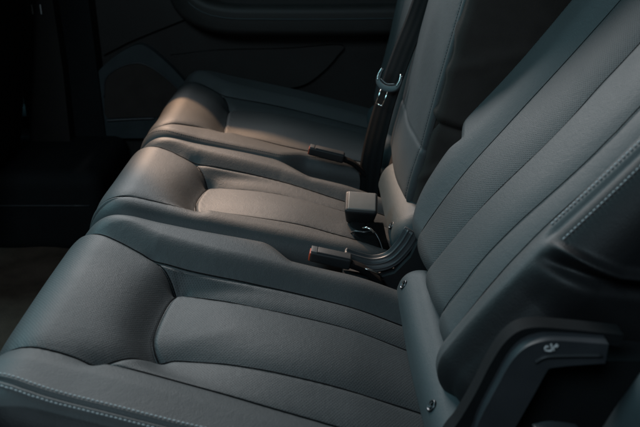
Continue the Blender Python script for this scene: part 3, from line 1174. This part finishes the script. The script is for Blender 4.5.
# main shell rising to the window sill
out = [(-0.645, -0.90), (0.75, -0.90), (0.75, dz(0.7)), (0.3, dz(0.3)), (-0.1, dz(-0.1)), (-0.2, dz(-0.2)), (-0.26, dz(-0.26)), (-0.32, dz(-0.32)), (-0.38, dz(-0.38)),
       (-0.44, dz(-0.44)), (-0.50, dz(-0.50)), (-0.645, dz(-0.6))]
obj('door_shell', prism_y([(x, z + CZ) for x, z in out], YD, YD + 0.10), M_DOOR, door, bevel=0.008)
# upper inset panel with its diagonal lower edge
out = [(-0.638, -0.20), (-0.638, -0.470), (-0.56, -0.432), (-0.50, -0.408), (-0.40, -0.37), (-0.34, -0.345), (-0.30, -0.30), (-0.30, -0.20)]
obj('upper_panel', prism_y([(x, z + CZ) for x, z in out], YD - 0.014, YD + 0.02), M_DOOR, door, bevel=0.005)
# speaker pod and grille
out = [(-0.66, -0.72)] + list(map(tuple, catmull([(-0.66, -0.535), (-0.650, -0.512), (-0.61, -0.478), (-0.565, -0.450), (-0.530, -0.436), (-0.505, -0.441), (-0.47, -0.468), (-0.42, -0.520), (-0.36, -0.60)], 6))) + [(-0.36, -0.72)]
pod = obj('speaker_pod', prism_y([(x, z + CZ) for x, z in out], YD - 0.030, YD + 0.02), M_DOOR2, door, bevel=0.010, seg=4)
arc = catmull([(-0.648, -0.640), (-0.640, -0.575), (-0.628, -0.530), (-0.585, -0.500), (-0.535, -0.488), (-0.495, -0.500), (-0.45, -0.535), (-0.41, -0.575)], 8)
out = list(map(tuple, arc)) + [(-0.41, -0.655), (-0.52, -0.651), (-0.640, -0.655)]
gr = obj('speaker_grille', prism_y([(x, z + CZ) for x, z in out], YD - 0.035, YD + 0.0), M_FAB, pod, bevel=0.002)
obj('grille_rim', sweep([(x, YD - 0.036, z + CZ) for x, z in arc[6:]], circ(0.0022, 8), up=(0, -1, 0)), M_PLG, pod)
obj('lower_rim', tube([W(-0.642, YD - 0.037, -0.662), W(-0.58, YD - 0.037, -0.658), W(-0.50, YD - 0.037, -0.655)], 0.0022), M_TONG, pod)
# lower pocket with curved rear edge
out = list(map(tuple, catmull([(-0.44, -0.47), (-0.30, -0.455), (-0.1, -0.45), (0.06, -0.44), (0.05, -0.47), (0.01, -0.515), (-0.045, -0.555), (-0.12, -0.572), (-0.25, -0.60), (-0.34, -0.60), (-0.40, -0.53), (-0.44, -0.47)], 5)))[:-1]
obj('map_pocket', prism_y([(x, z + CZ) for x, z in out], YD - 0.020, YD + 0.02), M_DOOR, door, bevel=0.006)
# armrest: long padded bar with a seam
ap = catmull([W(-0.40, YD - 0.005, -0.262), W(-0.36, YD - 0.03, -0.325), W(-0.28, YD - 0.045, -0.357), W(-0.12, YD - 0.05, -0.362), W(0.2, YD - 0.05, -0.360), W(0.7, YD - 0.05, -0.35)], 8)
ar = obj('armrest', sweep(ap, rrect(0.035, 0.042, 0.02, 5), up=(0, 0, 1)), M_DOOR, door)
obj('armrest_seam', sweep([(p[0], p[1] - 0.036, p[2] + 0.008) for p in ap[3:]], circ(0.0016, 6), up=(0, -1, 0)), M_DOOR2, ar)

# pillar and front seat in the dark at the left
pil = thing('door_pillar', W(-0.70, 2.22, -0.95), 'plain black door pillar in the dark behind the front seat', 'pillar')
out = [(-0.80, -0.93), (-0.652, -0.93), (-0.652, -0.40), (-0.655, 0.10), (-0.78, 0.10)]
obj('pillar_trim', prism_y([(x, z + CZ) for x, z in out], 2.16, 2.30), M_MAT, pil, bevel=0.012, seg=3)
for xx in (-0.792, -0.768):
    obj('pale_bar', box_bm(xx, 2.10, CZ - 0.325, 0.0035, 0.003, 0.026), M_WHITE, pil, bevel=0.001)  # short upright white bar on the pillar panel
out = [(-0.86, -0.93), (-0.752, -0.93), (-0.735, -0.50), (-0.738, 0.10), (-0.86, 0.10)]
obj('pillar_panel', prism_y([(x, z + CZ) for x, z in out], 2.11, 2.17), M_DOOR, pil, bevel=0.010, seg=3)

fs = thing('front_seat', W(-0.95, 1.80, -0.95), 'back of the dark front seat, barely visible at the left edge', 'car seat')
frf = Frame(W(-0.835, 0, -0.62), (0.20, 0, 0.98), (0, 1, 0), (0.98, 0, -0.20))
bo, bd = pad('backrest', frf, M_MAT, fs, a=(-0.05, 0.62), Ra=(0.04, 0.04), da=(0.1, 0.1), y=(const(1.56), const(2.0)), Ry=(0.05, 0.05), dy=(0.12, 0.12), step=0.006)
obj('edge_highlight', tube([frf.pt(-0.02, 1.53, -0.03), frf.pt(0.2, 1.53, -0.03), frf.pt(0.4, 1.53, -0.03), frf.pt(0.6, 1.53, -0.03)], 0.003), M_TONG, bo)  # pale tube drawn in place of the highlight on the seat edge
obj('seat_base', box_bm(-1.35, 1.80, 0.30, 0.50, 0.50, 0.22), M_MAT, fs, bevel=0.04, seg=4)
obj('seat_rail', box_bm(-1.40, 1.60, 0.10, 0.62, 0.05, 0.14), M_MAT, fs, bevel=0.01)

fd = thing('car_door', (-1.25, 2.25, 0.05), 'dark front door panel in the gap behind the front seat', 'car door')
obj('door_shell', box_bm(-1.22, 2.30, 0.55, 0.86, 0.08, 1.0), M_DOOR, fd, bevel=0.01)
obj('door_ledge', box_bm(-1.22, 2.235, 0.30, 0.84, 0.05, 0.03), M_DOOR2, fd, bevel=0.008)

# centre tunnel and far sill
tun = thing('centre_tunnel', (-0.95, 1.95, 0.02), 'black tunnel trim across the floor behind the brown carpet', 'trim')
obj('tunnel_cover', box_bm(-0.95, 2.02, 0.12, 0.72, 0.36, 0.24), M_MAT, tun, bevel=0.05, seg=5)
obj('tunnel_edge', tube([W(-1.25, 1.838, -0.80), W(-0.95, 1.838, -0.80), W(-0.62, 1.838, -0.80)], 0.002), M_PLG, tun)

# dark lower box under the rear seats
base = thing('seat_platform', (0.0, 1.35, 0.02), 'black platform carrying the rear seats above the floor', 'platform')
obj('platform_body', box_bm(0.02, 1.36, 0.15, 0.52, 1.42, 0.24), M_MAT, base, bevel=0.02, seg=3)
